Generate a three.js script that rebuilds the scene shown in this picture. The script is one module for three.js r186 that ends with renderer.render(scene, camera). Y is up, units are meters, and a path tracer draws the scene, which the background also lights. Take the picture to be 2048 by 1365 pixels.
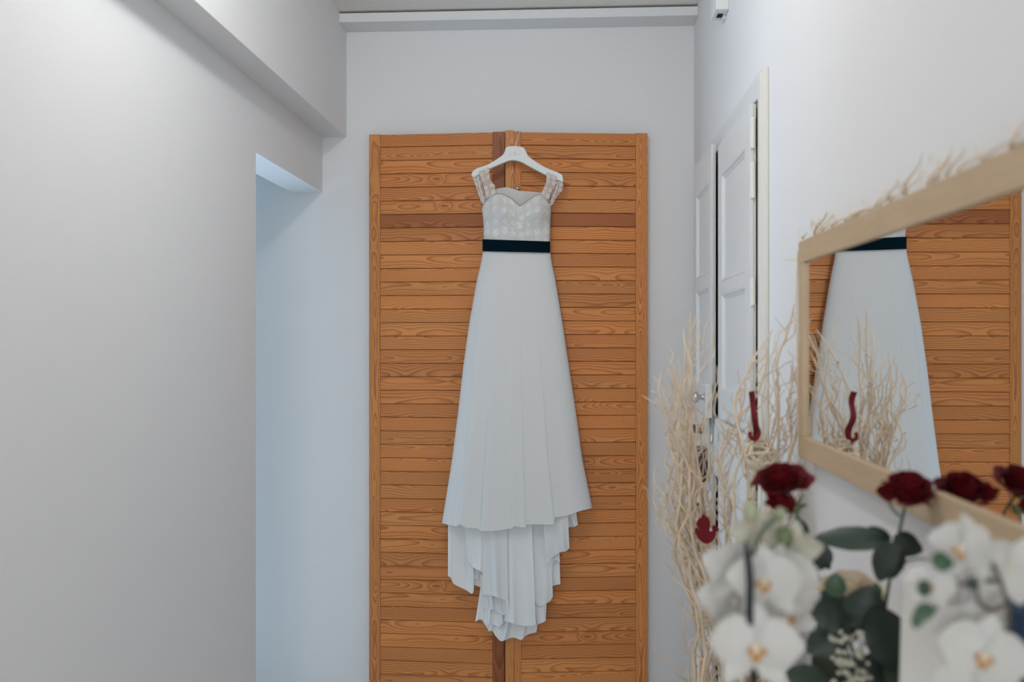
import * as THREE from 'three';
import { mergeGeometries } from 'three/addons/utils/BufferGeometryUtils.js';
import { RoundedBoxGeometry } from 'three/addons/geometries/RoundedBoxGeometry.js';
import { RectAreaLightUniformsLib } from 'three/addons/lights/RectAreaLightUniformsLib.js';

// ------------------------------------------------------------------ camera, sky, lights, exposure
const FOCAL = 1990, YAW = Math.atan(121 / 1990), EYE = 1.5;            // focal length in pixels of a 2048 x 1365 frame
const scene = new THREE.Scene();
scene.background = new THREE.Color(0.30, 0.42, 0.60);
const camera = new THREE.PerspectiveCamera(2 * Math.atan(682.5 / FOCAL) * 180 / Math.PI, 2048 / 1365, 0.05, 40);
camera.position.set(0, EYE, 0);
camera.rotation.y = YAW;
camera.focus = 4.25;
camera.userData.fStop = 2.8;
scene.add(camera);
RectAreaLightUniformsLib.init();
function areaLight(color, power, w, h, from, to) {
  const l = new THREE.RectAreaLight(color, power, w, h);
  l.position.set(...from); l.lookAt(...to); scene.add(l);
  return l;
}
const CEIL = 2.93, FLOOR = -0.2, LAMP = { x: -0.44, y: 2.845, z: -2.2, r: 0.075 };
const bulb = new THREE.PointLight(new THREE.Color(0.97, 0.985, 1), 1.42);
bulb.position.set(LAMP.x, LAMP.y, LAMP.z); bulb.castShadow = true; bulb.shadow.radius = 4; scene.add(bulb);  // unseen hall lamp above the view, placed to light both walls
const UNSEEN_WIN = { z: -4.4, x0: -3.5, x1: -2.05, y0: -0.15, y1: 1.75 };       // unseen side-room window in line with the end wall, lighting door and dress blue
areaLight(new THREE.Color(0.56, 0.77, 1.0), 10.4, 1.35, 1.8, [(UNSEEN_WIN.x0 + UNSEEN_WIN.x1) / 2, (UNSEEN_WIN.y0 + UNSEEN_WIN.y1) / 2, UNSEEN_WIN.z + 0.02], [(UNSEEN_WIN.x0 + UNSEEN_WIN.x1) / 2, (UNSEEN_WIN.y0 + UNSEEN_WIN.y1) / 2, 0]);
const REAR_FILL = { x0: -0.95, x1: 0.4, y0: 0.75, y1: 2.45, z: 2.4 };  // added window opening for the rear fill light
areaLight(new THREE.Color(0.93, 0.97, 1.0), 5.0, 1.25, 1.6, [(REAR_FILL.x0 + REAR_FILL.x1) / 2, (REAR_FILL.y0 + REAR_FILL.y1) / 2, REAR_FILL.z - 0.02], [(REAR_FILL.x0 + REAR_FILL.x1) / 2, (REAR_FILL.y0 + REAR_FILL.y1) / 2, 0]);  // added frontal fill from behind the viewer
const renderer = new THREE.WebGLRenderer({ antialias: true });
renderer.toneMapping = THREE.LinearToneMapping;
renderer.toneMappingExposure = 1.0;
renderer.shadowMap.enabled = true;

// ------------------------------------------------------------------ helpers
const V = (x, y, z) => new THREE.Vector3(x, y, z);
const lerp = THREE.MathUtils.lerp, clamp = THREE.MathUtils.clamp, smooth = (a, b, x) => { const t = clamp((x - a) / (b - a), 0, 1); return t * t * (3 - 2 * t); };
function rand(seed) { let s = seed >>> 0; return () => { s = (s + 0x6d2b79f5) | 0; let t = Math.imul(s ^ (s >>> 15), 1 | s); t = (t + Math.imul(t ^ (t >>> 7), 61 | t)) ^ t; return ((t ^ (t >>> 14)) >>> 0) / 4294967296; }; }
function hash(x, y, s) { let h = Math.imul(x, 374761393) + Math.imul(y, 668265263) + Math.imul(s, 1274126177); h = Math.imul(h ^ (h >>> 13), 1274126177); return ((h ^ (h >>> 16)) >>> 0) / 4294967296; }
function noise(x, y, s = 0) {
  const xi = Math.floor(x), yi = Math.floor(y), fx = x - xi, fy = y - yi, u = fx * fx * (3 - 2 * fx), v = fy * fy * (3 - 2 * fy);
  return lerp(lerp(hash(xi, yi, s), hash(xi + 1, yi, s), u), lerp(hash(xi, yi + 1, s), hash(xi + 1, yi + 1, s), u), v);
}
// measuring: a pixel of the frame to a direction in the room, then to the plane where a thing stands
function ray(px, py) {
  const a = (px - 1024) / FOCAL, b = (682.5 - py) / FOCAL, c = Math.cos(YAW), s = Math.sin(YAW);
  return V(a * c - s, b, -a * s - c);
}
function atZ(px, py, d) { const r = ray(px, py), t = d / -r.z; return V(r.x * t, EYE + r.y * t, -d); }
function atX(px, py, x) { const r = ray(px, py), t = x / r.x; return V(x, EYE + r.y * t, r.z * t); }

const used = new Map();
function numbered(name) { const n = used.get(name) ?? 0; used.set(name, n + 1); return n ? name + '_' + String(n).padStart(3, '0') : name; }
function shadows(o) { o.castShadow = o.receiveShadow = true; return o; }
function thing(name, label, category, pos = V(0, 0, 0), group) {
  const o = new THREE.Group(); o.name = numbered(name); o.position.copy(pos);
  o.userData = { label, category }; if (group) o.userData.group = group;
  scene.add(o); return o;
}
function single(name, geo, mat, label, category, group) {
  const o = shadows(new THREE.Mesh(geo, mat)); o.name = numbered(name);
  o.userData = { label, category }; if (group) o.userData.group = group;
  scene.add(o); return o;
}
function struct(name, geo, mat, label, category) {
  const o = geo ? shadows(new THREE.Mesh(geo, mat)) : new THREE.Group(); o.name = name;
  o.userData = { kind: 'structure', label, category }; scene.add(o); return o;
}
function part(name, geo, mat, parent, label) {
  const n = parent.children.filter((c) => c.name.replace(/_\d{3}$/, '') === name).length;
  const o = shadows(new THREE.Mesh(geo, mat)); o.name = n ? name + '_' + String(n).padStart(3, '0') : name;
  if (label) o.userData.label = label;
  parent.add(o); return o;
}
function metricUV(g) {                                                  // uv in metres from the face's own plane
  const p = g.attributes.position, n = g.attributes.normal, uv = new Float32Array(p.count * 2);
  for (let i = 0; i < p.count; i++) {
    const ax = Math.abs(n.getX(i)), ay = Math.abs(n.getY(i)), az = Math.abs(n.getZ(i));
    uv[2 * i] = ax > ay && ax > az ? p.getZ(i) : p.getX(i);
    uv[2 * i + 1] = ay > ax && ay > az ? p.getZ(i) : p.getY(i);
  }
  g.setAttribute('uv', new THREE.BufferAttribute(uv, 2)); return g;
}
function mirrored(g, sx, sy, sz) {                                      // scale with a flip, winding kept outward
  g.applyMatrix4(new THREE.Matrix4().makeScale(sx, sy, sz));
  if (sx * sy * sz < 0) for (const a of Object.values(g.attributes)) for (let i = 0; i < a.count; i += 3) for (let k = 0; k < a.itemSize; k++) { const t = a.getComponent(i + 1, k); a.setComponent(i + 1, k, a.getComponent(i + 2, k)); a.setComponent(i + 2, k, t); }
  return g;
}
function box(x0, x1, y0, y1, z0, z1) { const g = new THREE.BoxGeometry(x1 - x0, y1 - y0, z1 - z0); g.translate((x0 + x1) / 2, (y0 + y1) / 2, (z0 + z1) / 2); return metricUV(g); }
function rbox(x0, x1, y0, y1, z0, z1, r = 0.003, seg = 2) { const g = new RoundedBoxGeometry(x1 - x0, y1 - y0, z1 - z0, seg, r); g.translate((x0 + x1) / 2, (y0 + y1) / 2, (z0 + z1) / 2); return metricUV(g); }
const merge = (list) => mergeGeometries(list.map((g) => (g.index ? g.toNonIndexed() : g)));
function tube(pts, r0, r1 = r0, seg = 24, sides = 8) {                  // tapering tube through points, closed tips
  const c = new THREE.CatmullRomCurve3(pts, false, 'centripetal'), g = new THREE.TubeGeometry(c, seg, 1, sides, false), p = g.attributes.position, at = V();
  for (let i = 0; i <= seg; i++) {
    c.getPointAt(i / seg, at);
    const r = lerp(r0, r1, i / seg) * (i === 0 || i === seg ? 0.35 : 1);
    for (let j = 0; j <= sides; j++) { const k = i * (sides + 1) + j; p.setXYZ(k, at.x + (p.getX(k) - at.x) * r, at.y + (p.getY(k) - at.y) * r, at.z + (p.getZ(k) - at.z) * r); }
  }
  return g;
}
function grid(nu, nv, f, wrap = false) {                                // a sheet of cloth or petal: f(u, v) gives a point
  const pos = [], uv = [], idx = [];
  for (let j = 0; j <= nv; j++) for (let i = 0; i <= nu; i++) { const p = f(i / nu, j / nv); pos.push(p.x, p.y, p.z); uv.push(i / nu, j / nv); }
  for (let j = 0; j < nv; j++) for (let i = 0; i < nu; i++) { const a = j * (nu + 1) + i, b = a + nu + 1; idx.push(a, b, a + 1, b, b + 1, a + 1); }
  const g = new THREE.BufferGeometry();
  g.setAttribute('position', new THREE.Float32BufferAttribute(pos, 3)); g.setAttribute('uv', new THREE.Float32BufferAttribute(uv, 2)); g.setIndex(idx); g.computeVertexNormals();
  return g;
}
function along(list, t) {                                               // value on a polyline of [key, value ...] rows
  let i = 0; while (i < list.length - 2 && t > list[i + 1][0]) i++;
  const a = list[i], b = list[i + 1], k = clamp((t - a[0]) / (b[0] - a[0] || 1e-9), 0, 1);
  return lerp(a[1], b[1], k);
}
function polyAt(pts, u) {                                               // point on a pixel polyline at share u of its length
  const L = [0]; for (let i = 1; i < pts.length; i++) L.push(L[i - 1] + Math.hypot(pts[i][0] - pts[i - 1][0], pts[i][1] - pts[i - 1][1]));
  const t = u * L[L.length - 1]; let i = 0; while (i < pts.length - 2 && t > L[i + 1]) i++;
  const k = clamp((t - L[i]) / (L[i + 1] - L[i] || 1e-9), 0, 1);
  return [lerp(pts[i][0], pts[i + 1][0], k), lerp(pts[i][1], pts[i + 1][1], k)];
}
const smoothPx = (pts) => new THREE.SplineCurve(pts.map(([x, y]) => new THREE.Vector2(x, y))).getPoints(pts.length * 10).map((p) => [p.x, p.y]);
function dataTex(w, h, f, srgb, repeat = true) {
  const d = new Uint8Array(w * h * 4);
  for (let y = 0; y < h; y++) for (let x = 0; x < w; x++) { const c = f(x, y), i = (y * w + x) * 4; d[i] = c[0]; d[i + 1] = c[1]; d[i + 2] = c[2]; d[i + 3] = 255; }
  const t = new THREE.DataTexture(d, w, h); t.magFilter = t.minFilter = THREE.LinearFilter;
  t.wrapS = t.wrapT = repeat ? THREE.RepeatWrapping : THREE.ClampToEdgeWrapping;
  if (srgb) t.colorSpace = THREE.SRGBColorSpace;
  t.needsUpdate = true; return t;
}
const std = (o) => new THREE.MeshStandardMaterial({ roughness: 0.8, ...o });
const phys = (o) => new THREE.MeshPhysicalMaterial({ roughness: 0.8, side: THREE.DoubleSide, ...o });
const rgb = (r, g, b) => new THREE.Color().setRGB(r, g, b);

// ------------------------------------------------------------------ materials
// tileable plaster relief: roller texture and slow unevenness, 1 m a tile
const plasterBump = dataTex(512, 512, (x, y) => {
  const per = (k, s) => { const u = x / 512 * k, v = y / 512 * k, n = (a, b) => hash(((Math.floor(a) % k) + k) % k, ((Math.floor(b) % k) + k) % k, s), fx = u % 1, fy = v % 1, p = fx * fx * (3 - 2 * fx), q = fy * fy * (3 - 2 * fy); return lerp(lerp(n(u, v), n(u + 1, v), p), lerp(n(u, v + 1), n(u + 1, v + 1), p), q); };
  const v = 255 * (0.5 * per(4, 1) + 0.3 * per(16, 2) + 0.2 * per(128, 3)); return [v, v, v];
});
const wallMat = std({ color: rgb(0.815, 0.815, 0.815), roughness: 0.92, bumpMap: plasterBump, bumpScale: 0.0012 });
const bounceCutMat = std({ color: rgb(0.10, 0.13, 0.12), roughness: 0.9 });  // kept dark to cut light bounced from the unseen side room
const ceilMat = std({ color: rgb(0.86, 0.82, 0.78), roughness: 0.95, bumpMap: plasterBump, bumpScale: 0.001 });
const floorMat = std({ color: rgb(0.66, 0.65, 0.63), roughness: 0.5 });  // out of view; pale tone chosen to bounce light onto low parts
const doorPaint = std({ color: rgb(0.74, 0.745, 0.73), roughness: 0.42, bumpMap: plasterBump, bumpScale: 0.0004 });
const creamPaint = std({ color: rgb(0.78, 0.755, 0.69), roughness: 0.5 });
const darkGap = std({ color: rgb(0.01, 0.01, 0.01), roughness: 1 });
const steel = std({ color: rgb(0.62, 0.60, 0.56), roughness: 0.3, metalness: 1 });
const darkSteel = std({ color: rgb(0.06, 0.06, 0.07), roughness: 0.4, metalness: 0.6 });
const maroonPaint = std({ color: rgb(0.055, 0.012, 0.022), roughness: 0.3 });

// pine: growth rings of a flat-sawn board cut near the pith, one board a row
function pine(rows, width, rowPx, lenM, highM, seed) {
  const h = rows * rowPx, prm = [];
  for (let r = 0; r < rows; r++) { const q = rand(seed + r * 77); prm.push({ p: 0.002 + 0.03 * q(), c: (q() - 0.5) * highM * 1.3, s: (q() - 0.5) * 0.055, k: 0.0046 + 0.0056 * q(), n: q() * 100, tone: q(), knots: q() < 0.14 ? [[0.15 + 0.7 * q(), (q() - 0.5) * 0.6]] : [] }); }
  return dataTex(width, h, (x, y) => {
    const r = Math.floor(y / rowPx), q = prm[r], X = x / width * lenM, Y = ((y % rowPx) / rowPx - 0.5) * highM;
    let wy = (noise(X * 7 + q.n, Y * 14, 5) - 0.5) * 0.016 + (noise(X * 24 + q.n, Y * 60, 6) - 0.5) * 0.004;
    let wz = (noise(X * 6 + q.n, 3.3, 7) - 0.5) * 0.034 + (noise(X * 17 + q.n, Y * 20, 8) - 0.5) * 0.010;
    let dark = 0;
    for (const [kx, ky] of q.knots) { const dx = X - kx * lenM, dy = Y - ky * highM, e = Math.exp(-(dx * dx) / 0.0012 - dy * dy / 0.0002); wz += 0.02 * e; if (e > 0.8) dark = (e - 0.8) * 3; }
    const R = Math.hypot(Y - q.c + wy, q.p + q.s * X + wz), t = (R / q.k) % 1;
    const late = Math.pow(t, 2.8) * (1 - smooth(0.92, 1, t)), fibre = noise(X * 60 + q.n, Y * 2600, 9) - 0.5;
    let g = clamp(0.95 * late + 0.12 * fibre + 0.22 * (noise(X * 3 + q.n, Y * 25, 10) - 0.5) + dark, 0, 1);
    const tone = 1.02 - 0.09 * q.tone;
    return [lerp(224, 164, g) * tone, lerp(147, 89, g) * tone, lerp(78, 34, g) * tone].map((v) => clamp(v, 0, 255));
  }, true);
}
const SLAT_ROWS = 30, slatTex = pine(SLAT_ROWS, 1024, 64, 0.5, 0.06, 11), stileTex = pine(8, 2048, 32, 2.4, 0.055, 400);
const slatMat = (tint) => std({ map: slatTex, color: tint, roughness: 0.55 });
const slatTones = [slatMat(rgb(1, 1, 1)), slatMat(rgb(1, 0.95, 0.92)), slatMat(rgb(0.96, 0.93, 0.92)), slatMat(rgb(0.62, 0.50, 0.46))];
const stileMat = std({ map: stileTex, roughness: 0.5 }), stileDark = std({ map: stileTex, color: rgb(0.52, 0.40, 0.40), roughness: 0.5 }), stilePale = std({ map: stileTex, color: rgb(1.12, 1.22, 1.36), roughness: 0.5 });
const birchTex = dataTex(512, 128, (x, y) => { const n = 0.6 * noise(x / 512 * 9, y / 128 * 26, 20) + 0.4 * noise(x / 512 * 40, y / 128 * 60, 21); return [lerp(190, 202, n), lerp(164, 178, n), lerp(130, 146, n)]; }, true);
const birch = std({ map: birchTex, roughness: 0.5 });
const twigMat = std({ color: rgb(0.76, 0.605, 0.44), roughness: 0.85 }), twigPale = std({ color: rgb(0.82, 0.69, 0.53), roughness: 0.85 });

// cloth
const weave = dataTex(128, 128, (x, y) => { const v = 120 + 60 * ((x + y) % 2) + 60 * hash(x, y, 31); return [v, v, v]; });
const cloth = (c, through) => phys({ color: c, roughness: 0.75, transmission: through, thickness: 0, sheen: 0.4, sheenColor: rgb(1, 1, 1), sheenRoughness: 0.5 });
const chiffon = cloth(rgb(0.81, 0.81, 0.80), 0.08), brightTrainCloth = cloth(rgb(0.87, 0.88, 0.88), 0.03), brightTrainThin = cloth(rgb(0.86, 0.87, 0.87), 0.12), liningMat = cloth(rgb(0.78, 0.76, 0.73), 0.1);  // train colours raised above the chiffon, standing in for light low down
// lace: flowers of rounded petals strung on a net
function laceValue(x, y) {
  const cell = 0.2, cx = Math.floor(x / cell), cy = Math.floor(y / cell); let best = 0;
  for (let i = -1; i <= 1; i++) for (let j = -1; j <= 1; j++) {
    const a = ((cx + i) % 5 + 5) % 5, b = ((cy + j) % 5 + 5) % 5;
    const fx = (cx + i + 0.3 + 0.4 * hash(a, b, 41)) * cell, fy = (cy + j + 0.3 + 0.4 * hash(a, b, 42)) * cell, dx = x - fx, dy = y - fy, r = Math.hypot(dx, dy), th = Math.atan2(dy, dx) + 6 * hash(a, b, 43);
    const R = cell * (0.36 + 0.12 * hash(a, b, 44)) * (0.72 + 0.28 * Math.abs(Math.cos(2.5 * th)));
    if (r < R) best = Math.max(best, 0.55 + 0.45 * Math.cos(r / R * Math.PI * 1.5) ** 2);
  }
  const net = Math.max(Math.abs(Math.sin((x + y) * Math.PI * 35)), Math.abs(Math.sin((x - y) * Math.PI * 35))) > 0.93 ? 0.45 : 0;
  return Math.max(best, net);
}
const laceTex = dataTex(512, 512, (x, y) => { const v = 255 * laceValue(x / 512, y / 512); return [v, v, v]; });
const laceAlpha = dataTex(512, 512, (x, y) => { const v = 255 * clamp(0.5 + 1.0 * laceValue(x / 512, y / 512), 0, 1); return [v, v, v]; });
const bodiceLace = laceTex.clone(); bodiceLace.repeat.set(1.6, 0.9);
const bodiceMat = phys({ color: rgb(0.80, 0.785, 0.755), roughness: 0.7, bumpMap: bodiceLace, bumpScale: 0.0019, sheen: 0.3, sheenColor: rgb(1, 1, 1) });
const strapLace = laceAlpha.clone(); strapLace.repeat.set(0.37, 0.83);
const laceMat = phys({ color: rgb(0.80, 0.74, 0.68), roughness: 0.8, alphaMap: strapLace, transparent: true, transmission: 0.2 });
const satin = phys({ color: rgb(0.0006, 0.009, 0.016), roughness: 0.85, specularIntensity: 0.12 });
const whitePlastic = std({ color: rgb(0.80, 0.80, 0.79), roughness: 0.45 });
const feltRed = std({ color: rgb(0.155, 0.005, 0.010), roughness: 0.95 });
const petalWhite = phys({ color: rgb(0.66, 0.65, 0.62), roughness: 0.65, transmission: 0.25 }), petalCream = phys({ color: rgb(0.65, 0.63, 0.52), roughness: 0.65, transmission: 0.25 });
const lipMat = phys({ color: rgb(0.50, 0.22, 0.04), roughness: 0.6 }), columnMat = phys({ color: rgb(0.66, 0.60, 0.48), roughness: 0.6 });
const roseRed = phys({ color: rgb(0.125, 0.002, 0.006), roughness: 0.7, transmission: 0.15, specularIntensity: 0.4, sheen: 0.1, sheenColor: rgb(0.5, 0.02, 0.04) });
const rosePeach = phys({ color: rgb(0.90, 0.78, 0.60), roughness: 0.7, transmission: 0.2 });
const leafDark = phys({ color: rgb(0.012, 0.025, 0.016), roughness: 0.5, transmission: 0.12 }), leafMid = phys({ color: rgb(0.028, 0.054, 0.034), roughness: 0.5, transmission: 0.2 }), leafGreen = phys({ color: rgb(0.045, 0.105, 0.05), roughness: 0.5, transmission: 0.25 });
const stemGreen = std({ color: rgb(0.05, 0.09, 0.04), roughness: 0.6 }), stemDark = std({ color: rgb(0.006, 0.008, 0.012), roughness: 0.6 }), stemBrown = std({ color: rgb(0.13, 0.10, 0.075), roughness: 0.7 }), budPale = phys({ color: rgb(0.36, 0.38, 0.24), roughness: 0.6 }), sepalGreen = phys({ color: rgb(0.13, 0.17, 0.075), roughness: 0.6 });
const ceramic = phys({ color: rgb(0.74, 0.72, 0.68), roughness: 0.3, clearcoat: 0.3 });

// ------------------------------------------------------------------ the room
const XR = 0.531, XL = -1.1186, ZB = -4.4, ZF = 2.4, LINTEL = 2.167, OPEN = -3.46, TOP = CEIL + 0.12;
struct('floor', box(-3.75, XR + 0.15, FLOOR - 0.1, FLOOR, ZB - 0.15, ZF + 0.15), floorMat, 'hall floor out of view, pale to bounce light upward', 'floor');
struct('ceiling', box(-3.75, XR + 0.15, CEIL, TOP, ZB - 0.15, ZF + 0.15), ceilMat, 'warm white hall ceiling above the ledge', 'ceiling');
struct('wall_back', merge([box(UNSEEN_WIN.x1, XR + 0.15, FLOOR, CEIL, ZB - 0.15, ZB), box(-3.75, UNSEEN_WIN.x0, FLOOR, CEIL, ZB - 0.15, ZB), box(UNSEEN_WIN.x0, UNSEEN_WIN.x1, FLOOR, UNSEEN_WIN.y0, ZB - 0.15, ZB), box(UNSEEN_WIN.x0, UNSEEN_WIN.x1, UNSEEN_WIN.y1, CEIL, ZB - 0.15, ZB)]), wallMat, 'white end wall behind the wooden wardrobe doors', 'wall');
struct('wall_right', box(XR, XR + 0.15, FLOOR, CEIL, ZB, ZF), wallMat, 'white right wall carrying the mirror and painted door', 'wall');
struct('wall_left', merge([box(XL - 0.14, XL, FLOOR, CEIL, OPEN, ZF), box(XL - 0.14, XL, LINTEL, CEIL, ZB, OPEN)]), wallMat, 'blank white left wall with an open passage at its end', 'wall');
struct('wall_rear', merge([box(-3.75, REAR_FILL.x0, FLOOR, CEIL, ZF, ZF + 0.15), box(REAR_FILL.x1, XR + 0.15, FLOOR, CEIL, ZF, ZF + 0.15), box(REAR_FILL.x0, REAR_FILL.x1, FLOOR, REAR_FILL.y0, ZF, ZF + 0.15), box(REAR_FILL.x0, REAR_FILL.x1, REAR_FILL.y1, CEIL, ZF, ZF + 0.15)]), wallMat, 'white wall closing the hall behind the viewer', 'wall');
struct('unseen_wall_side', merge([box(-3.75, -3.6, FLOOR, CEIL, ZB, ZF)]), bounceCutMat, 'unseen dark green side room wall, made dark to cut bounce into the passage', 'wall');
struct('beam', box(XL, -1.0096, 2.413, CEIL, ZB, ZF), wallMat, 'boxed white beam running along the top of the left wall', 'beam');
struct('trim_1', rbox(-1.0096, XR, 2.882, 2.921, ZB, -4.258, 0.002), wallMat, 'narrow white ledge along the end wall under the ceiling', 'trim');
{ // unseen window of the side room, placed to send in blue light
  const w = struct('window_1', null, null, 'unseen tall side room window placed to throw blue light through the passage', 'window');
  const f = 0.05, z0 = UNSEEN_WIN.z - 0.1, z1 = UNSEEN_WIN.z - 0.05, { x0, x1, y0, y1 } = UNSEEN_WIN;
  part('unseen_window_frame', merge([box(x0, x1, y0, y0 + f, z0, z1), box(x0, x1, y1 - f, y1, z0, z1), box(x0, x0 + f, y0 + f, y1 - f, z0, z1), box(x1 - f, x1, y0 + f, y1 - f, z0, z1)]), doorPaint, w);
  part('unseen_pane', box(x0 + f, x1 - f, y0 + f, y1 - f, z0 + 0.02, z0 + 0.03), std({ color: rgb(0.8, 0.85, 0.9), emissive: rgb(0.5, 0.72, 1), emissiveIntensity: 1.5 }), w);
}
{ // added window behind the viewer, holding the frontal fill light
  const w = struct('window_2', null, null, 'added window behind the viewer for frontal fill light', 'window'), f = 0.05, z0 = ZF + 0.05, z1 = ZF + 0.1, { x0, x1, y0, y1 } = REAR_FILL;
  part('unseen_window_frame', merge([box(x0, x1, y0, y0 + f, z0, z1), box(x0, x1, y1 - f, y1, z0, z1), box(x0, x0 + f, y0 + f, y1 - f, z0, z1), box(x1 - f, x1, y0 + f, y1 - f, z0, z1)]), doorPaint, w);
  part('unseen_pane', box(x0 + f, x1 - f, y0 + f, y1 - f, z0 + 0.02, z0 + 0.03), std({ color: rgb(0.8, 0.85, 0.9), emissive: rgb(0.93, 0.97, 1), emissiveIntensity: 1.5 }), w);
}
{ // unseen ceiling lamp above the view: a glowing globe round the bulb
  const l = thing('unseen_ceiling_lamp', 'unseen small globe lamp on the hall ceiling, above the view, lighting both walls', 'lamp', V(LAMP.x, CEIL, LAMP.z));
  part('ceiling_rose', new THREE.LatheGeometry([[0, 0], [0.05, 0], [0.05, -0.008], [0.03, -0.014], [0, -0.014]].map(([x, y]) => new THREE.Vector2(x, y)), 32), whitePlastic, l);
  part('globe', new THREE.SphereGeometry(LAMP.r - 0.003, 32, 20).translate(0, LAMP.y - CEIL, 0), std({ color: rgb(0.9, 0.9, 0.9), emissive: rgb(1, 0.97, 0.93), emissiveIntensity: 2 }), l);
}

// ------------------------------------------------------------------ wardrobe: two slatted pine doors
{
  const w = thing('wardrobe', 'built-in wardrobe with two honey-coloured slatted pine doors behind the dress', 'wardrobe', V(0, 0, 0));
  const rn = rand(5);
  function slat(len, h, row, flip) {                                    // shiplap board: lower edge proud, chamfered, 0.4 mm from its neighbour
    const pr = [[0, 0], [0.0105, 0], [0.0125, 0.002], [0.0088, h - 0.002], [0.007, h - 0.0004], [0, h - 0.0004]];
    const s = new THREE.Shape(pr.map(([z, y]) => new THREE.Vector2(-z, y)));
    const g = new THREE.ExtrudeGeometry(s, { depth: len, bevelEnabled: false }); g.rotateY(Math.PI / 2);
    const p = g.attributes.position, uv = g.attributes.uv, a = rn() * 0.06;
    for (let i = 0; i < p.count; i++) { const t = a + 0.9 * p.getX(i) / 0.5; uv.setXY(i, flip ? 1 - t : t, (row + 0.04 + 0.92 * p.getY(i) / h) / SLAT_ROWS); }
    return g;
  }
  function stile(x0, x1, y0, y1, z0, z1, row) {
    const g = rbox(x0, x1, y0, y1, z0, z1, 0.0025), p = g.attributes.position, uv = g.attributes.uv;
    for (let i = 0; i < p.count; i++) uv.setXY(i, p.getY(i) / 2.45, (row + 0.05 + 0.9 * clamp((p.getX(i) - x0) / (x1 - x0), 0, 1)) / 8);
    return g;
  }
  function leaf(p0, p1, pxA, pxB, top, first, pitch, cuts, label, mats, rows) {
    // local x runs from the left edge to the right edge of the door, z = 0 is the face of the stiles
    const dx = p1.x - p0.x, dz = p1.z - p0.z, W = Math.hypot(dx, dz), X = (px) => (px - pxA) / (pxB - pxA) * W, bottom = FLOOR + 0.03;
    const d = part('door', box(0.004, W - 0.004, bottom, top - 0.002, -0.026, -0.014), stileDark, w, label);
    d.position.set(p0.x, 0, p0.z); d.rotation.y = Math.atan2(-dz, dx);
    part('stile', stile(0, X(cuts[0]), bottom, top, -0.028, 0, rows[0]), mats[0], d);
    part('stile', stile(X(cuts[1]), W, bottom, top, -0.028, 0, rows[1]), mats[1], d);
    const a = X(cuts[0]) + 0.0006, len = X(cuts[1]) - a - 0.0006; let y = top - 0.001, k = 0;
    while (y > bottom + 0.02) {
      let h = k ? pitch : top - first; h = Math.min(h, y - bottom);
      const tone = k === 6 ? 3 : [0, 0, 1, 1, 2][Math.floor(rn() * 5)];
      const s = part('slat', slat(len, h - 0.0012, Math.floor(rn() * SLAT_ROWS), rn() < 0.5), slatTones[tone], d);
      s.position.set(a, y - h + 0.0006, -0.014); y -= h; k++;
    }
    return { d, X, W };
  }
  const L0 = atZ(738, 269, 4.36), L1 = atZ(1009.5, 263.5, 4.335);
  leaf(L0, L1, 738, 1009.5, 2.4155, 2.360, 0.0598, [760.5, 985.5], 'left door with a dark red-brown inner stile', [stileMat, stileDark], [0, 1]);
  const R0 = atZ(1011.5, 263, 4.288), R1 = atZ(1295, 267, 4.36);
  const r = leaf(R0, R1, 1011.5, 1295, 2.4058, 2.350, 0.0586, [1042, 1271.5], 'right door, slightly ajar, with a pale batten on its inner edge', [stileMat, stileMat], [3, 5]);
  part('batten', stile(r.X(1010.5), r.X(1027.5), FLOOR + 0.03, 2.409, 0.0005, 0.010, 6), stilePale, r.d, 'pale batten');
  const k = atZ(1030, 377, 4.27), knob = part('knob', new THREE.LatheGeometry([[0, 0], [0.006, 0], [0.004, 0.010], [0.008, 0.016], [0.010, 0.022], [0.007, 0.028], [0, 0.029]].map(([a, b]) => new THREE.Vector2(a, b)), 16), steel, r.d, 'small metal knob');
  knob.rotation.x = Math.PI / 2; knob.position.set(r.X(1034), k.y, 0.0005);
}

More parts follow.
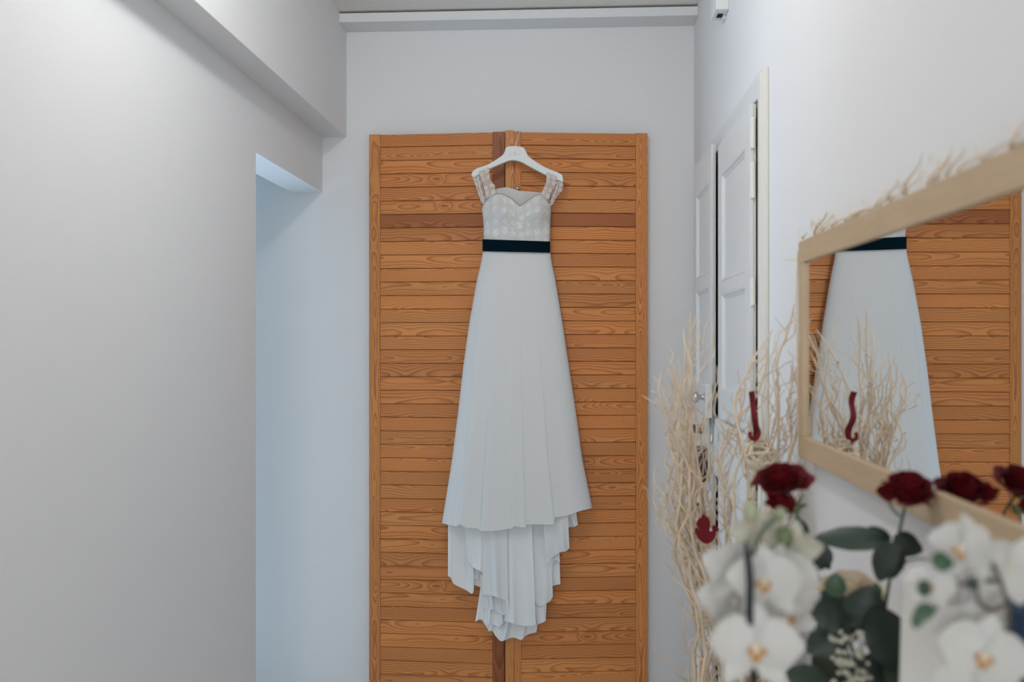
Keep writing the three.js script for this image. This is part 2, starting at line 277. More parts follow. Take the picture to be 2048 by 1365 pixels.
// ------------------------------------------------------------------ hanger and dress
const DD = 4.232;                                                       // how far away the dress hangs
{
  const h = thing('coat_hanger', 'white moulded clothes hanger hooked over the wardrobe door top', 'hanger');
  const o = [[943, 351], [945, 345], [954, 337.5], [976, 329.6], [1000, 315], [1008, 307], [1012, 296], [1018, 293.6], [1029, 293], [1043, 294.5], [1049.5, 298], [1053.6, 306], [1060, 315.5], [1088.5, 334], [1120, 347.6], [1126, 355.5], [1125.5, 367], [1120, 363], [1093, 352], [1060, 335], [1043.5, 326], [1030, 322], [1019, 322.5], [1007, 327], [977, 340], [957, 351], [948, 356]];
  const pts = o.map(([x, y]) => { const p = atZ(x, y, DD); return new THREE.Vector2(p.x, p.y); });
  const s = new THREE.Shape(); const c = new THREE.SplineCurve([...pts, pts[0]]).getPoints(110); c.pop(); s.setFromPoints(c);
  const g = new THREE.ExtrudeGeometry(s, { depth: 0.014, bevelEnabled: true, bevelThickness: 0.006, bevelSize: 0.004, bevelOffset: -0.004, bevelSegments: 4, steps: 1 });
  g.translate(0, 0, -DD - 0.007);
  part('body', g, whitePlastic, h);
  const mark = atZ(1030, 306.5, DD - 0.0135);
  const cv = document.createElement('canvas'); cv.width = 128; cv.height = 64; const cx = cv.getContext('2d'); cx.fillStyle = '#e7e7e6'; cx.fillRect(0, 0, 128, 64); cx.fillStyle = '#cfc7b8'; cx.fillRect(8, 44, 112, 6); cx.beginPath(); cx.moveTo(64, 6); cx.lineTo(76, 32); cx.lineTo(52, 32); cx.fill();
  const ct = new THREE.CanvasTexture(cv); ct.colorSpace = THREE.SRGBColorSpace;
  const dg = new THREE.BoxGeometry(0.052, 0.022, 0.001), em = part('emblem', dg, std({ map: ct, roughness: 0.5 }), h, 'faint printed mark'); em.position.copy(mark);
  const a = atZ(1031, 296, DD), b = atZ(1036.5, 275, DD), t = atZ(1035, 259.5, DD);
  part('hook', tube([a, atZ(1032.5, 285, DD), b, V(b.x + 0.001, t.y - 0.012, -DD - 0.006), V(b.x - 0.003, t.y, -DD - 0.028), V(b.x - 0.007, t.y - 0.001, -DD - 0.06), V(b.x - 0.008, t.y - 0.012, -DD - 0.092), V(b.x - 0.008, t.y - 0.05, -DD - 0.1)], 0.0017, 0.0017, 60, 8), steel, h);
}
{
  const dress = thing('wedding_dress', 'long white wedding dress with dark teal sash hanging on the wardrobe doors', 'dress');
  const LEFT = [[478, 967.5], [503, 966], [520, 963], [567, 952.5], [649, 938], [737, 926], [825, 916], [920, 904], [990, 893], [1070, 880]];
  const RIGHT = [[478, 1100], [503, 1100.5], [520, 1102.6], [561, 1111], [649, 1125.5], [737, 1138.6], [825, 1152], [920, 1165], [1020, 1185.5], [1070, 1195]];
  const HEM = [[882, 1047], [894, 1050], [911, 1054], [917, 1050], [932, 1057], [952, 1057.5], [962, 1063.5], [986, 1063], [1020, 1058], [1026, 1053], [1041, 1056], [1047.6, 1055], [1050, 1049.5], [1103, 1050.5], [1107, 1036], [1133, 1032], [1157, 1023.5], [1186, 1017]];
  const hemAt = (u) => along(HEM, 882 + 304 * u);
  // folds fan out from the waist: [where, width, height] grow towards the hem
  const FOLDS = [[0.03, 0.03, 0.10, 0.4], [0.103, 0.010, 0.085, 2.2], [0.260, 0.007, 0.10, 2.1], [0.40, 0.03, 0.10, 0.3], [0.458, 0.009, 0.05, 0.55], [0.540, 0.03, 0.009, 0.5], [0.62, 0.05, 0.08, -0.25], [0.728, 0.05, 0.008, 0.6], [0.80, 0.04, 0.06, -0.3], [0.89, 0.05, 0.08, 0.4]];   // [where, reach to the left, reach to the right, height]
  const fold = (u, v) => { let s = 0; for (const [c, wl, wr, h] of FOLDS) { const t = (u - c) / ((u < c ? wl : wr) * (1.6 - 0.6 * v)); s += h * Math.exp(-t * t); } return s * 0.0105 * Math.pow(v, 1.4); };
  const skirtFront = (u, v) => {
    const y = lerp(503, hemAt(u), v), x = lerp(along(LEFT, y), along(RIGHT, y), u), e = Math.sqrt(Math.max(0, 1 - (2 * u - 1) ** 2));
    const z = -DD - 0.030 + (0.055 + 0.035 * v) * Math.pow(e, 0.8) + fold(u, v) * Math.min(1, e * 2.2);
    return atZ(x, y, -z);
  };
  const skirt = grid(300, 70, skirtFront);
  const back = grid(40, 30, (u, v) => { const y = lerp(503, hemAt(1 - u), v), x = lerp(along(LEFT, y), along(RIGHT, y), 1 - u); return atZ(x, y, DD + 0.030 - 0.004 * Math.sin(u * 40) * v * Math.sin(Math.PI * u)); });
  const sk = part('skirt', merge([skirt, back]), chiffon, dress, 'flowing chiffon skirt');
  const hemPts = []; for (let i = 0; i <= 190; i++) { const p = skirtFront(i / 190, 0.999); hemPts.push(p); }
  part('hem', tube(hemPts, 0.0011, 0.0011, 380, 5), chiffon, sk);
  // train: layered panels falling below the front hem, traced edge by edge; [top edge, hem, distance, folds, depth of folds]
  const SHEETS = [
    [[[902, 1042], [1092, 1042]], [[932, 1150], [944, 1168], [962, 1176], [1000, 1196], [1050, 1200], [1084, 1190], [1098, 1150]], 0.019, 2.2, 0.005],
    [[[896, 1040], [962, 1040]], [[895.5, 1153], [903, 1157], [909, 1168], [930, 1180], [944, 1187], [950, 1160], [960, 1160]], 0.012, 2.2, 0.012],
    [[[930, 1045], [976, 1045]], [[936, 1112], [939, 1125], [946, 1136], [962, 1143.5], [970, 1145]], -0.006, 1.6, 0.010],
    [[[966, 1045], [1014, 1045]], [[966, 1190], [979, 1191], [996, 1196], [1010, 1201.5], [1015, 1215]], -0.014, 2.1, 0.012],
    [[[1004, 1045], [1064, 1040]], [[1009, 1243], [1022, 1247], [1046, 1252.5], [1062, 1253], [1072, 1250]], -0.008, 2.3, 0.014],
    [[[1046, 1040], [1101, 1040]], [[1068, 1196], [1073, 1209], [1083, 1212.5], [1098, 1203], [1106, 1192]], 0.000, 2.0, 0.014],
    [[[1086, 1040], [1136, 1030]], [[1095, 1129], [1106, 1115], [1119, 1105], [1133, 1103], [1140, 1096]], -0.012, 2.2, 0.012],
    [[[1116, 1028], [1152, 1020]], [[1129, 1060], [1138, 1055], [1148, 1054], [1157.5, 1050]], 0.006, 1.7, 0.009],
    [[[1086, 1090], [1118, 1085]], [[1098, 1184], [1104, 1174], [1112, 1171], [1119.5, 1169]], 0.010, 2.0, 0.010],
    [[[1096, 1060], [1117, 1060]], [[1100, 1135], [1108, 1124], [1114, 1121], [1119.5, 1126]], -0.002, 1.5, 0.008],
    [[[964, 1150], [1088, 1150]], [[949, 1245], [963, 1240], [976, 1262], [986, 1263], [998, 1282], [1012, 1281], [1026, 1276], [1042, 1280.5], [1056, 1270], [1071.5, 1265]], 0.014, 6.5, 0.012],
    [[[962, 1180], [1016, 1190]], [[957, 1240], [966, 1240], [971, 1251], [985, 1248], [996, 1254], [1006, 1248], [1019, 1238]], 0.003, 4.2, 0.012],
    [[[960, 1150], [1010, 1165]], [[966, 1214], [975, 1219], [990, 1221], [1002, 1230], [1016, 1231]], -0.004, 3.2, 0.012],
    [[[1052, 1170], [1094, 1170]], [[1064, 1252], [1075, 1250], [1085, 1246], [1091, 1240]], 0.008, 2.4, 0.012],
  ];
  SHEETS.forEach(([top, hem0, dz, n, amp], q) => {
    const hem = smoothPx(hem0);
    const ph = 1.3 * q; n *= 0.62; dz *= dz < 0 ? 2.2 : 1.3; const f = (u, v) => {
      const a = polyAt(top, u), b = polyAt(hem, u), w = Math.pow(v, 1.1), s = Math.sin(u * n * 2 * Math.PI + ph) + 0.25 * Math.sin(u * n * 3.7 * Math.PI + 2 * ph);
      const x = lerp(a[0], b[0], w) + 1.6 * v * Math.cos(u * n * 2 * Math.PI + ph), y = lerp(a[1], b[1], v);
      return atZ(x, y, DD + dz + 0.002 - amp * (0.25 + 0.75 * v) * 1.05 * s * Math.sin(Math.PI * (0.06 + 0.88 * u)) ** 0.5);
    };
    const sh = part('train_panel', grid(70, 36, f), q % 3 ? brightTrainCloth : brightTrainThin, dress);
    const hp = []; for (let i = 0; i <= 70; i++) hp.push(f(i / 70, 0.998));
    part('hem', tube(hp, 0.0010, 0.0010, 140, 5), brightTrainCloth, sh);
  });
  // bodice
  const NECK = [[964, 411], [967, 408], [973, 397], [982, 391.5], [992, 388], [1001.6, 387.7], [1012.6, 391.6], [1026, 400], [1040, 411.5], [1054, 403], [1070, 391.6], [1081, 388], [1092, 394], [1098, 402.6], [1103, 413]];
  const BL = [[374, 969], [400, 968], [412, 965], [422, 963.8], [435, 966], [450, 967], [482, 967.5]], BR = [[374, 1098], [400, 1099.5], [412, 1101.5], [425, 1102], [440, 1100.8], [482, 1100]];
  const bump = (x, y, cx, cy, r) => Math.exp(-(((x - cx) / r) ** 2 + ((y - cy) / (r * 0.95)) ** 2));
  const bodice = part('bodice', grid(120, 50, (u, v) => {
    const xn = lerp(965, 1102, u), yt = along(NECK, xn), y = lerp(yt, 484, v), x = lerp(along(BL, y), along(BR, y), u), e = Math.sqrt(Math.max(0, 1 - (2 * u - 1) ** 2));
    const cup = 0.046 * (bump(x, y, 1002, 424, 27) + bump(x, y, 1072, 424, 27)) - 0.005 * Math.exp(-(((x - 1037) / 8) ** 2)) * (1 - v);
    return atZ(x, y, DD + 0.028 - 0.058 * Math.pow(e, 0.75) - cup * Math.min(1, 1.5 * e));
  }), bodiceMat, dress, 'lace bodice with sweetheart neckline');
  const BACK = [[966, 396], [980, 384], [990, 378], [1010, 374.5], [1024, 377.5], [1039, 382], [1067, 384], [1085, 386], [1100, 398]];
  part('lining', grid(60, 24, (u, v) => { const xn = lerp(966, 1100, u), y = lerp(along(BACK, xn), 484, v), x = lerp(along(BL, y), along(BR, y), u), e = Math.sqrt(Math.max(0, 1 - (2 * u - 1) ** 2)); return atZ(x, y, DD + 0.028 + 0.002 * e - 0.012 * Math.exp(-(((x - 1030) / 14) ** 2)) * smooth(0, 0.3, v) + 0.003 * Math.sin(x * 0.22)); }), liningMat, dress, 'cream inner back of the bodice');
  // edging of the sweetheart neckline
  const edge = []; for (let i = 0; i <= 60; i++) { const u = i / 60, xn = lerp(966, 1101, u), y = along(NECK, xn), x = lerp(along(BL, y), along(BR, y), u), e = Math.sqrt(Math.max(0, 1 - (2 * u - 1) ** 2)), cup = 0.046 * (bump(x, y, 1002, 424, 27) + bump(x, y, 1072, 424, 27)); edge.push(atZ(x, y, DD + 0.027 - 0.058 * Math.pow(e, 0.75) - cup * Math.min(1, 1.5 * e))); }
  part('neckline_edging', tube(edge, 0.0018, 0.0018, 120, 6), bodiceMat, bodice);
  for (const [bx, by] of [[1050, 450], [1012, 436], [1030, 462], [992, 455], [1068, 466]]) { const e = atZ(bx, by, DD - 0.046); const b = part('bead', new THREE.SphereGeometry(0.0018, 8, 6), steel, bodice); b.position.copy(e); }
  // lace cap straps: front and outer lengths over each hanger end, with scalloped edges
  const strap = (A, B, z0, z1, name) => part(name, grid(14, 30, (u, v) => {
    const a = polyAt(A, v), b = polyAt(B, v), sc = 1.4 * Math.abs(Math.sin(v * 16)), x = lerp(a[0] - sc * 0.6, b[0] + sc, u), y = lerp(a[1], b[1], u), w = lerp(z0, z1, v);
    return atZ(x, y, DD - w - 0.010 * Math.sin(Math.PI * u) * (1 - 0.5 * v));
  }), laceMat, dress, 'sheer lace strap');
  strap([[957, 343], [964, 362], [969, 380], [973, 397]], [[977, 334], [980, 360], [989, 371], [991, 390]], 0.012, 0.022, 'strap');
  strap([[944, 350], [952, 374], [958, 392], [965, 409]], [[959, 346], [963, 364], [967, 384], [972, 402]], -0.008, -0.016, 'strap');
  strap([[1093, 344], [1093, 362], [1088, 376], [1081, 391]], [[1114, 352], [1110, 370], [1101, 388], [1096, 400]], 0.012, 0.022, 'strap');
  strap([[1110, 352], [1108, 372], [1103, 392], [1099, 408]], [[1126, 366], [1124, 381], [1113, 394], [1103, 412]], -0.008, -0.016, 'strap');
  part('hanging_loop', tube([atZ(956, 352, DD - 0.012), atZ(957, 361, DD - 0.018), atZ(961, 378, DD - 0.018), atZ(968, 407, DD - 0.004)], 0.0024, 0.0022, 30, 6), chiffon, dress);
  part('hanging_loop', tube([atZ(1106, 378, DD - 0.006), atZ(1109, 368, DD - 0.018), atZ(1113, 365.5, DD - 0.02), atZ(1115, 370, DD - 0.018), atZ(1109, 388, DD - 0.018), atZ(1100, 413, DD - 0.004)], 0.0022, 0.0022, 36, 6), chiffon, dress);
  // sash
  part('sash', grid(120, 8, (u, v) => {
    const front = u < 0.62, t = front ? u / 0.62 : 1 - (u - 0.62) / 0.38, y = lerp(lerp(478.8, 483.3, t), lerp(502.8, 506, t), v), x = lerp(965, 1101, t), e = Math.sqrt(Math.max(0, 1 - (2 * t - 1) ** 2));
    return atZ(x, y, front ? DD + 0.0285 - 0.065 * Math.pow(e, 0.75) - 0.0012 * Math.sin(v * 7) : DD + 0.0305 + 0.001 * e);
  }), satin, dress, 'dark teal satin sash');
}

// ------------------------------------------------------------------ painted double door in the right wall
{
  const d = struct('door_1', null, null, 'old white painted double door in the right wall behind the branches', 'door');
  const C = 0.516, L1 = 0.496, L2 = 0.478;
  const zNear = atX(1538, 600, XR).z, zIn = atX(1515, 600, C).z, zMid = atX(1433, 600, L1).z, zEnd = -3.95;
  part('casing', merge([rbox(C, XR, FLOOR, 2.245, zIn, zNear, 0.003), rbox(C + 0.004, XR, FLOOR, 2.235, zIn + 0.03, zNear - 0.02, 0.003).translate(-0.008, 0, 0), rbox(C, XR, FLOOR, 2.245, zEnd - 0.085, zEnd - 0.004, 0.003)]), creamPaint, d, 'cream door casing');
  part('header', rbox(C, XR, 2.178, 2.245, zEnd - 0.004, zIn, 0.003), doorPaint, d);
  part('gap_shade', merge([box(XR - 0.004, XR, FLOOR, 2.17, zEnd, zIn)]), darkGap, d);  // black sheet standing in for the shade behind the leaves
  // a framed leaf: stiles and rails with recessed panels and mouldings
  function leaf(x, z0, z1, top, panels, label) {                        // z0 far, z1 near; panels in [y0, y1]
    const back = x + 0.012, sw = (z1 - z0) * 0.13, geos = [rbox(x, back, FLOOR + 0.01, top, z0, z0 + sw, 0.002), rbox(x, back, FLOOR + 0.01, top, z1 - sw, z1, 0.002)];
    let y = FLOOR + 0.01; for (const [a, b] of panels) { geos.push(rbox(x, back, y, a, z0 + sw, z1 - sw, 0.002)); y = b; }
    geos.push(rbox(x, back, y, top, z0 + sw, z1 - sw, 0.002));
    const g = part('door_leaf', merge(geos), doorPaint, d, label);
    for (const [a, b] of panels) {
      part('panel', box(back - 0.002, back + 0.004, a - 0.01, b + 0.01, z0 + sw - 0.01, z1 - sw + 0.01), doorPaint, g);
      const m = 0.016, za = z0 + sw, zb = z1 - sw, pr = [[0, 0], [0.012, 0], [0.012, 0.003], [0.006, 0.008], [0.006, 0.012], [0.002, m], [0, m]];
      const strip = (len) => { const s = new THREE.Shape(pr.map(([p, q]) => new THREE.Vector2(p, q))); return new THREE.ExtrudeGeometry(s, { depth: len, bevelEnabled: false }); };
      const T = [mirrored(strip(zb - za), -1, 1, 1).translate(back, a, za), mirrored(strip(zb - za), -1, -1, 1).translate(back, b, za),
        mirrored(strip(b - a).rotateX(-Math.PI / 2), -1, 1, -1).translate(back, a, za), mirrored(strip(b - a).rotateX(-Math.PI / 2), -1, 1, 1).translate(back, a, zb)];
      part('panel_moulding', merge(T), doorPaint, g);
    }
    return g;
  }
  const near = leaf(L1, zMid + 0.034, zIn - 0.008, 2.166, [[0.05, 0.95], [1.09, 1.275], [1.33, 1.655], [1.70, 2.055]], 'nearer, wider leaf');
  const far = leaf(L2, zEnd, zMid - 0.006, 2.182, [[0.05, 0.95], [1.33, 1.69], [1.74, 2.06]], 'farther, narrower leaf');
  part('leaf_edge', rbox(L1 + 0.0121, C - 0.002, FLOOR + 0.01, 2.166, zIn - 0.06, zIn - 0.0085, 0.002), creamPaint, near);
  part('leaf_edge', rbox(L2 + 0.0121, L1 - 0.001, FLOOR + 0.01, 2.182, zMid - 0.05, zMid - 0.0065, 0.002), creamPaint, far);
  part('dado_board', rbox(L1 - 0.010, L1, 1.04, 1.235, zMid + 0.005, zIn - 0.02, 0.004), doorPaint, near);
  part('dado_board', rbox(L2 - 0.010, L2, 1.04, 1.235, zEnd + 0.01, zMid - 0.01, 0.004), doorPaint, far);
  for (const y of [[2.04, 2.12], [1.90, 1.995], [1.60, 1.67], [0.35, 0.45]]) {
    const hz = zIn - 0.003; const g = new THREE.CylinderGeometry(0.0075, 0.0075, y[1] - y[0], 12); g.translate(L1 + 0.008, (y[0] + y[1]) / 2, hz);
    part('hinge', merge([g, new THREE.SphereGeometry(0.0075, 10, 6).translate(L1 + 0.008, y[1], hz)]), creamPaint, d);
  }
  // locks and knobs on the farther leaf
  const turned = (prof, n = 20) => { const g = new THREE.LatheGeometry(prof.map(([a, b]) => new THREE.Vector2(a, b)), n); g.rotateZ(Math.PI / 2); return g; };
  const put = (name, g, m, px, py, x, label) => { const o = part(name, g, m, d, label); o.position.copy(atX(px, py, x)); return o; };
  put('door_knob', turned([[0, 0], [0.020, 0], [0.020, 0.004], [0.009, 0.008], [0.009, 0.022], [0.020, 0.032], [0.022, 0.040], [0.016, 0.047], [0, 0.049]]), steel, 1412, 795, L2, 'round metal knob');
  put('thumb_turn', turned([[0, 0], [0.022, 0], [0.022, 0.006], [0.016, 0.012], [0.016, 0.034], [0, 0.036]]), darkSteel, 1406, 858, L2 - 0.01, 'black round knob');
  put('keyhole_cover', turned([[0, 0], [0.013, 0], [0.013, 0.004], [0.009, 0.007], [0, 0.007]]).scale(1, 1.5, 1), steel, 1425, 877, L2 - 0.01, 'oval metal keyhole cover');
  { const p = atX(1427, 800, L2); part('latch_case', rbox(L2 - 0.022, L2, 1.235, 1.355, p.z - 0.06, zMid + 0.030, 0.003), doorPaint, d, 'white painted latch case'); part('latch_bolt', rbox(L2 - 0.026, L2 - 0.010, 1.205, 1.236, zMid - 0.02, zMid + 0.025, 0.002), steel, d, 'small steel bolt'); }
  { const p = atX(1428, 905, L2), s = new THREE.Shape(); [[-0.045, 0], [0.045, 0], [0.045, -0.085], [0.02, -0.115], [-0.02, -0.115], [-0.045, -0.085]].forEach(([a, b], i) => (i ? s.lineTo(a, b) : s.moveTo(a, b)));
    const g = new THREE.ExtrudeGeometry(s, { depth: 0.030, bevelEnabled: true, bevelThickness: 0.003, bevelSize: 0.003, bevelSegments: 2 }); g.rotateY(-Math.PI / 2);
    const o = part('rim_lock', g, maroonPaint, d, 'dark maroon lock box'); o.position.set(L2 - 0.013, p.y, zMid - 0.062); }
}
{ // keys below the lock
  const p = atX(1429, 968, 0.452), k = thing('key_ring', 'small bunch of keys hanging on a cord under the maroon door lock', 'keys', V(0.440, p.y, -3.52));
  part('cord', tube([V(0, 0.02, 0), V(0.001, -0.04, 0.002), V(0, -0.095, 0)], 0.0012, 0.0012, 12, 5), darkSteel, k);
  part('ring', new THREE.TorusGeometry(0.011, 0.0012, 6, 20).translate(0, -0.105, 0), steel, k);
  for (const [a, b] of [[-0.35, 0.004], [0.1, -0.004], [0.5, 0.0]]) { const g = merge([new THREE.CylinderGeometry(0.010, 0.010, 0.002, 14).rotateX(Math.PI / 2).translate(0, -0.010, 0), new THREE.BoxGeometry(0.006, 0.036, 0.002).translate(0, -0.034, 0), new THREE.BoxGeometry(0.005, 0.004, 0.002).translate(0.005, -0.044, 0)]); const o = part('key', g, darkSteel, k); o.position.set(0, -0.113, b); o.rotation.z = a; }
}
{ // little box high on the right wall
  const a = atX(1458, 16, XR), b = atX(1447, 44, XR), y = 2.629, p = thing('wall_sensor', 'small white box with a black square opening high on the right wall', 'sensor');
  const h = 0.16, x = 0.487, g = merge([rbox(x, XR, y, y + h, b.z, a.z, 0.003)]);
  part('case', g, whitePlastic, p);
  part('port', rbox(0.5, 0.519, y - 0.0015, y + 0.002, b.z + 0.036, b.z + 0.078, 0.001), darkGap, p, 'black square opening');
  part('cover', rbox(XR - 0.012, XR, y - 0.012, y, b.z + 0.01, a.z - 0.06, 0.001), whitePlastic, p);
}

// ------------------------------------------------------------------ mirror on the right wall
const MX = 0.505, FX = 0.4985;
{
  const m = thing('wall_mirror', 'large rectangular mirror in a flat pale birch frame on the right wall', 'mirror');
  const y0 = 1.244, y1 = 1.719, z0 = -2.236, z1 = -0.72, f = 0.048;
  const rail = (g) => { const p = g.attributes.position, uv = g.attributes.uv; for (let i = 0; i < p.count; i++) uv.setXY(i, p.getZ(i) * 1.2, p.getY(i) * 4 + p.getX(i)); return g; };
  const post = (g) => { const p = g.attributes.position, uv = g.attributes.uv; for (let i = 0; i < p.count; i++) uv.setXY(i, p.getY(i) * 1.2, p.getZ(i) * 4 + p.getX(i)); return g; };
  part('rail', rail(rbox(FX, 0.529, y1 - f, y1, z0, z1, 0.002)), birch, m);
  part('rail', rail(rbox(FX, 0.529, y0, y0 + f, z0, z1, 0.002)), birch, m);
  part('stile', post(rbox(FX, 0.529, y0 + f, y1 - f, z0, z0 + f, 0.002)), birch, m);
  part('stile', post(rbox(FX, 0.529, y0 + f, y1 - f, z1 - f, z1, 0.002)), birch, m);
  part('glass', box(MX, MX + 0.006, y0 + f - 0.004, y1 - f + 0.004, z0 + f - 0.004, z1 - f + 0.004), std({ color: rgb(0.86, 0.87, 0.87), metalness: 1, roughness: 0.012 }), m, 'mirror glass');
}

// ------------------------------------------------------------------ dried branches
function wander(pts, amp, n, rn, freq = 3) {                            // wriggling path through guide points
  const c = new THREE.CatmullRomCurve3(pts, false, 'centripetal'), out = [], o = [rn() * 50, rn() * 50, rn() * 50];
  for (let i = 0; i <= n; i++) { const t = i / n, p = c.getPointAt(t), k = amp * Math.min(1, t * 4); out.push(p.add(V((noise(t * freq * 2 + o[0], 0.5, 60) - 0.5) * 2 * k, (noise(t * freq * 2 + o[1], 0.5, 61) - 0.5) * k, (noise(t * freq * 2 + o[2], 0.5, 62) - 0.5) * 2 * k))); }
  return out;
}
function branchGeo(guide, r0, r1, shoots, seed, spread = 0.032, amp = 0.032) {
  const rn = rand(seed), main = wander(guide, amp, 26, rn, 7), geos = [tube(main, r0, r1, 78, 6)], c = new THREE.CatmullRomCurve3(main, false, 'centripetal');
  for (let i = 0; i < shoots; i++) {
    const t = 0.30 + 0.65 * rn(), p = c.getPointAt(t), q = c.getTangentAt(t), L = (0.07 + 0.16 * rn()) * (1.15 - 0.4 * t), side = V(rn() - 0.5, 0, rn() - 0.5).normalize().multiplyScalar(spread * (0.6 + rn())), r = lerp(r0, r1, t) * 0.55;
    const e = p.clone().addScaledVector(q, L).add(side), mid = p.clone().lerp(e, 0.45).addScaledVector(side, 0.5);
    const path = wander([p, mid, e], 0.020, 9, rn, 3); geos.push(tube(path, Math.max(r, 0.0017), 0.0011, 16, 5));
    if (rn() < 0.5) { const b = path[4], e2 = b.clone().add(V((rn() - 0.5) * 0.06, 0.03 + 0.04 * rn(), (rn() - 0.5) * 0.06)); geos.push(tube([b, b.clone().lerp(e2, 0.5).add(V((rn() - 0.5) * 0.012, 0, (rn() - 0.5) * 0.012)), e2], 0.0011, 0.0006, 8, 4)); }
  }
  const g = merge(geos), gp = g.attributes.position; for (let i = 0; i < gp.count; i++) if (gp.getX(i) > XR - 0.008) gp.setX(i, XR - 0.008);
  return g;
}
{
  const VX = 0.40, VZ = -2.41, rn = rand(99);
  const vase = thing('floor_vase', 'tall floor vase holding the dried branches beside the door', 'vase', V(VX, FLOOR, VZ));
  part('body', new THREE.LatheGeometry([[0, 0.004], [0.075, 0.004], [0.085, 0.03], [0.095, 0.30], [0.088, 0.54], [0.080, 0.64], [0.090, 0.67], [0.084, 0.67], [0.074, 0.64], [0.08, 0.54], [0.08, 0.1], [0, 0.09]].map(([a, b]) => new THREE.Vector2(a, b)), 40), ceramic, vase);
  const root = () => V(VX + (rn() - 0.5) * 0.07, 0.13, VZ + (rn() - 0.5) * 0.07), mouth = (a) => V(VX + a * 0.06, 0.48, VZ + (rn() - 0.5) * 0.08);
  let seed = 1000;
  // [points in the frame, distance], from the mouth upward
  const A = [
    [[1455, 1300], [1392, 1080], [1362, 860], [1350, 652], 2.50], [[1470, 1290], [1400, 1050], [1384, 830], [1368, 626], 2.48], [[1440, 1300], [1388, 1100], [1352, 900], [1318, 745], 2.45],
    [[1480, 1250], [1404, 1060], [1376, 860], [1387, 640], 2.52], [[1420, 1310], [1380, 1120], [1356, 960], [1345, 770], 2.42], [[1400, 1320], [1372, 1150], [1340, 1030], [1344, 850], 2.5],
    [[1490, 1290], [1418, 1110], [1392, 930], [1372, 700], 2.46], [[1510, 1300], [1440, 1150], [1392, 960], [1356, 720], 2.4], [[1396, 1330], [1376, 1190], [1336, 1050], [1350, 880], 2.47],
    [[1446, 1290], [1400, 1130], [1366, 960], [1376, 760], 2.55], [[1475, 1320], [1412, 1180], [1380, 1010], [1360, 830], 2.36], [[1520, 1310], [1436, 1170], [1394, 1000], [1374, 800], 2.4],
    [[1430, 1320], [1392, 1200], [1364, 1080], [1374, 860], 2.52], [[1535, 1300], [1446, 1190], [1402, 1060], [1384, 900], 2.44], [[1412, 1330], [1386, 1220], [1372, 1080], [1380, 900], 2.38],
    [[1390, 1340], [1388, 1220], [1360, 1100], [1346, 950], 2.44], [[1498, 1330], [1430, 1230], [1396, 1110], [1370, 940], 2.5], [[1462, 1310], [1398, 1150], [1360, 1000], [1330, 840], 2.48],
  ];
  const B = [
    [[1520, 1250], [1480, 1040], [1470, 830], [1534, 662], 2.30], [[1530, 1240], [1500, 1040], [1490, 860], [1526, 700], 2.34], [[1535, 1250], [1530, 1050], [1552, 850], [1582, 608], 2.28],
    [[1545, 1240], [1560, 1050], [1574, 880], [1592, 680], 2.34], [[1525, 1260], [1458, 1080], [1452, 930], [1484, 760], 2.38], [[1540, 1240], [1540, 1060], [1562, 900], [1550, 720], 2.26],
    [[1530, 1260], [1505, 1090], [1512, 930], [1535, 770], 2.30], [[1520, 1280], [1486, 1120], [1500, 980], [1518, 840], 2.4], [[1538, 1260], [1548, 1100], [1532, 960], [1546, 820], 2.36],
    [[1515, 1270], [1464, 1120], [1454, 1000], [1474, 860], 2.36], [[1548, 1250], [1572, 1080], [1586, 930], [1574, 740], 2.3],
  ];
  const build = (list, group, label, special) => list.forEach(([a, b, c, e, d], i) => {
    const g = branchGeo([root(), mouth(clamp((a[0] - 1480) / 75, -1, 1)), ...[a, b, c, e].map(([x, y]) => atZ(x, y, d))], 0.0062 + 0.0032 * rn(), 0.0020, list === A ? 16 : 18, seed++);
    const sp = special[i];
    single('willow_branch', g, i % 3 ? twigMat : twigPale, sp ?? label, 'branch', sp ? undefined : group);
  });
  build(A, 'bleached branches leaning towards the wardrobe', 'bleached curly branch in the dense tangle leaning towards the wardrobe', { 1: 'tallest bleached curly branch of the tangle leaning towards the wardrobe' });
  build(B, 'bleached branches beside the mirror', 'bleached curly branch in the looser tangle between painted door and mirror', { 0: 'thick bleached branch arching over the door hinges beside the red ribbon', 2: 'tallest bleached branch just left of the mirror frame' });
  single('willow_branch', branchGeo([root(), mouth(-0.8), atZ(1440, 1290, 2.46), atZ(1378, 1090, 2.46), atZ(1330, 830, 2.46), atZ(1284, 793, 2.46)], 0.0055, 0.0012, 6, 4242, 0.03, 0.015), twigPale, 'bleached branch with a thin end reaching out across the wardrobe edge', 'branch');
  // red felt bird and ribbon tied among the branches
  const D1 = 2.31, bird = thing('bird_ornament', 'flat red felt bird hanging among the pale branches', 'ornament');
  const o = [[1407.7, 1026.5], [1411, 1033], [1417, 1038], [1419.8, 1050], [1417.5, 1060], [1421, 1064], [1425, 1062], [1424, 1055], [1428, 1051.5], [1432, 1052.5], [1434, 1057], [1438, 1060], [1432, 1063], [1430, 1073], [1425, 1081], [1418, 1086], [1410, 1087], [1401, 1081.5], [1394, 1072.5], [1390.5, 1062], [1392.5, 1056], [1398, 1061.5], [1402, 1063.5], [1397, 1057], [1393.5, 1049], [1396, 1040], [1402, 1036]];
  const sh = new THREE.Shape(); sh.setFromPoints(new THREE.SplineCurve([...o, o[0]].map(([x, y]) => { const p = atZ(x, y, D1); return new THREE.Vector2(p.x, p.y); })).getPoints(120).slice(0, -1));
  part('felt_body', new THREE.ExtrudeGeometry(sh, { depth: 0.004, bevelEnabled: true, bevelThickness: 0.001, bevelSize: 0.0008, bevelSegments: 2 }).translate(0, 0, -D1), feltRed, bird);
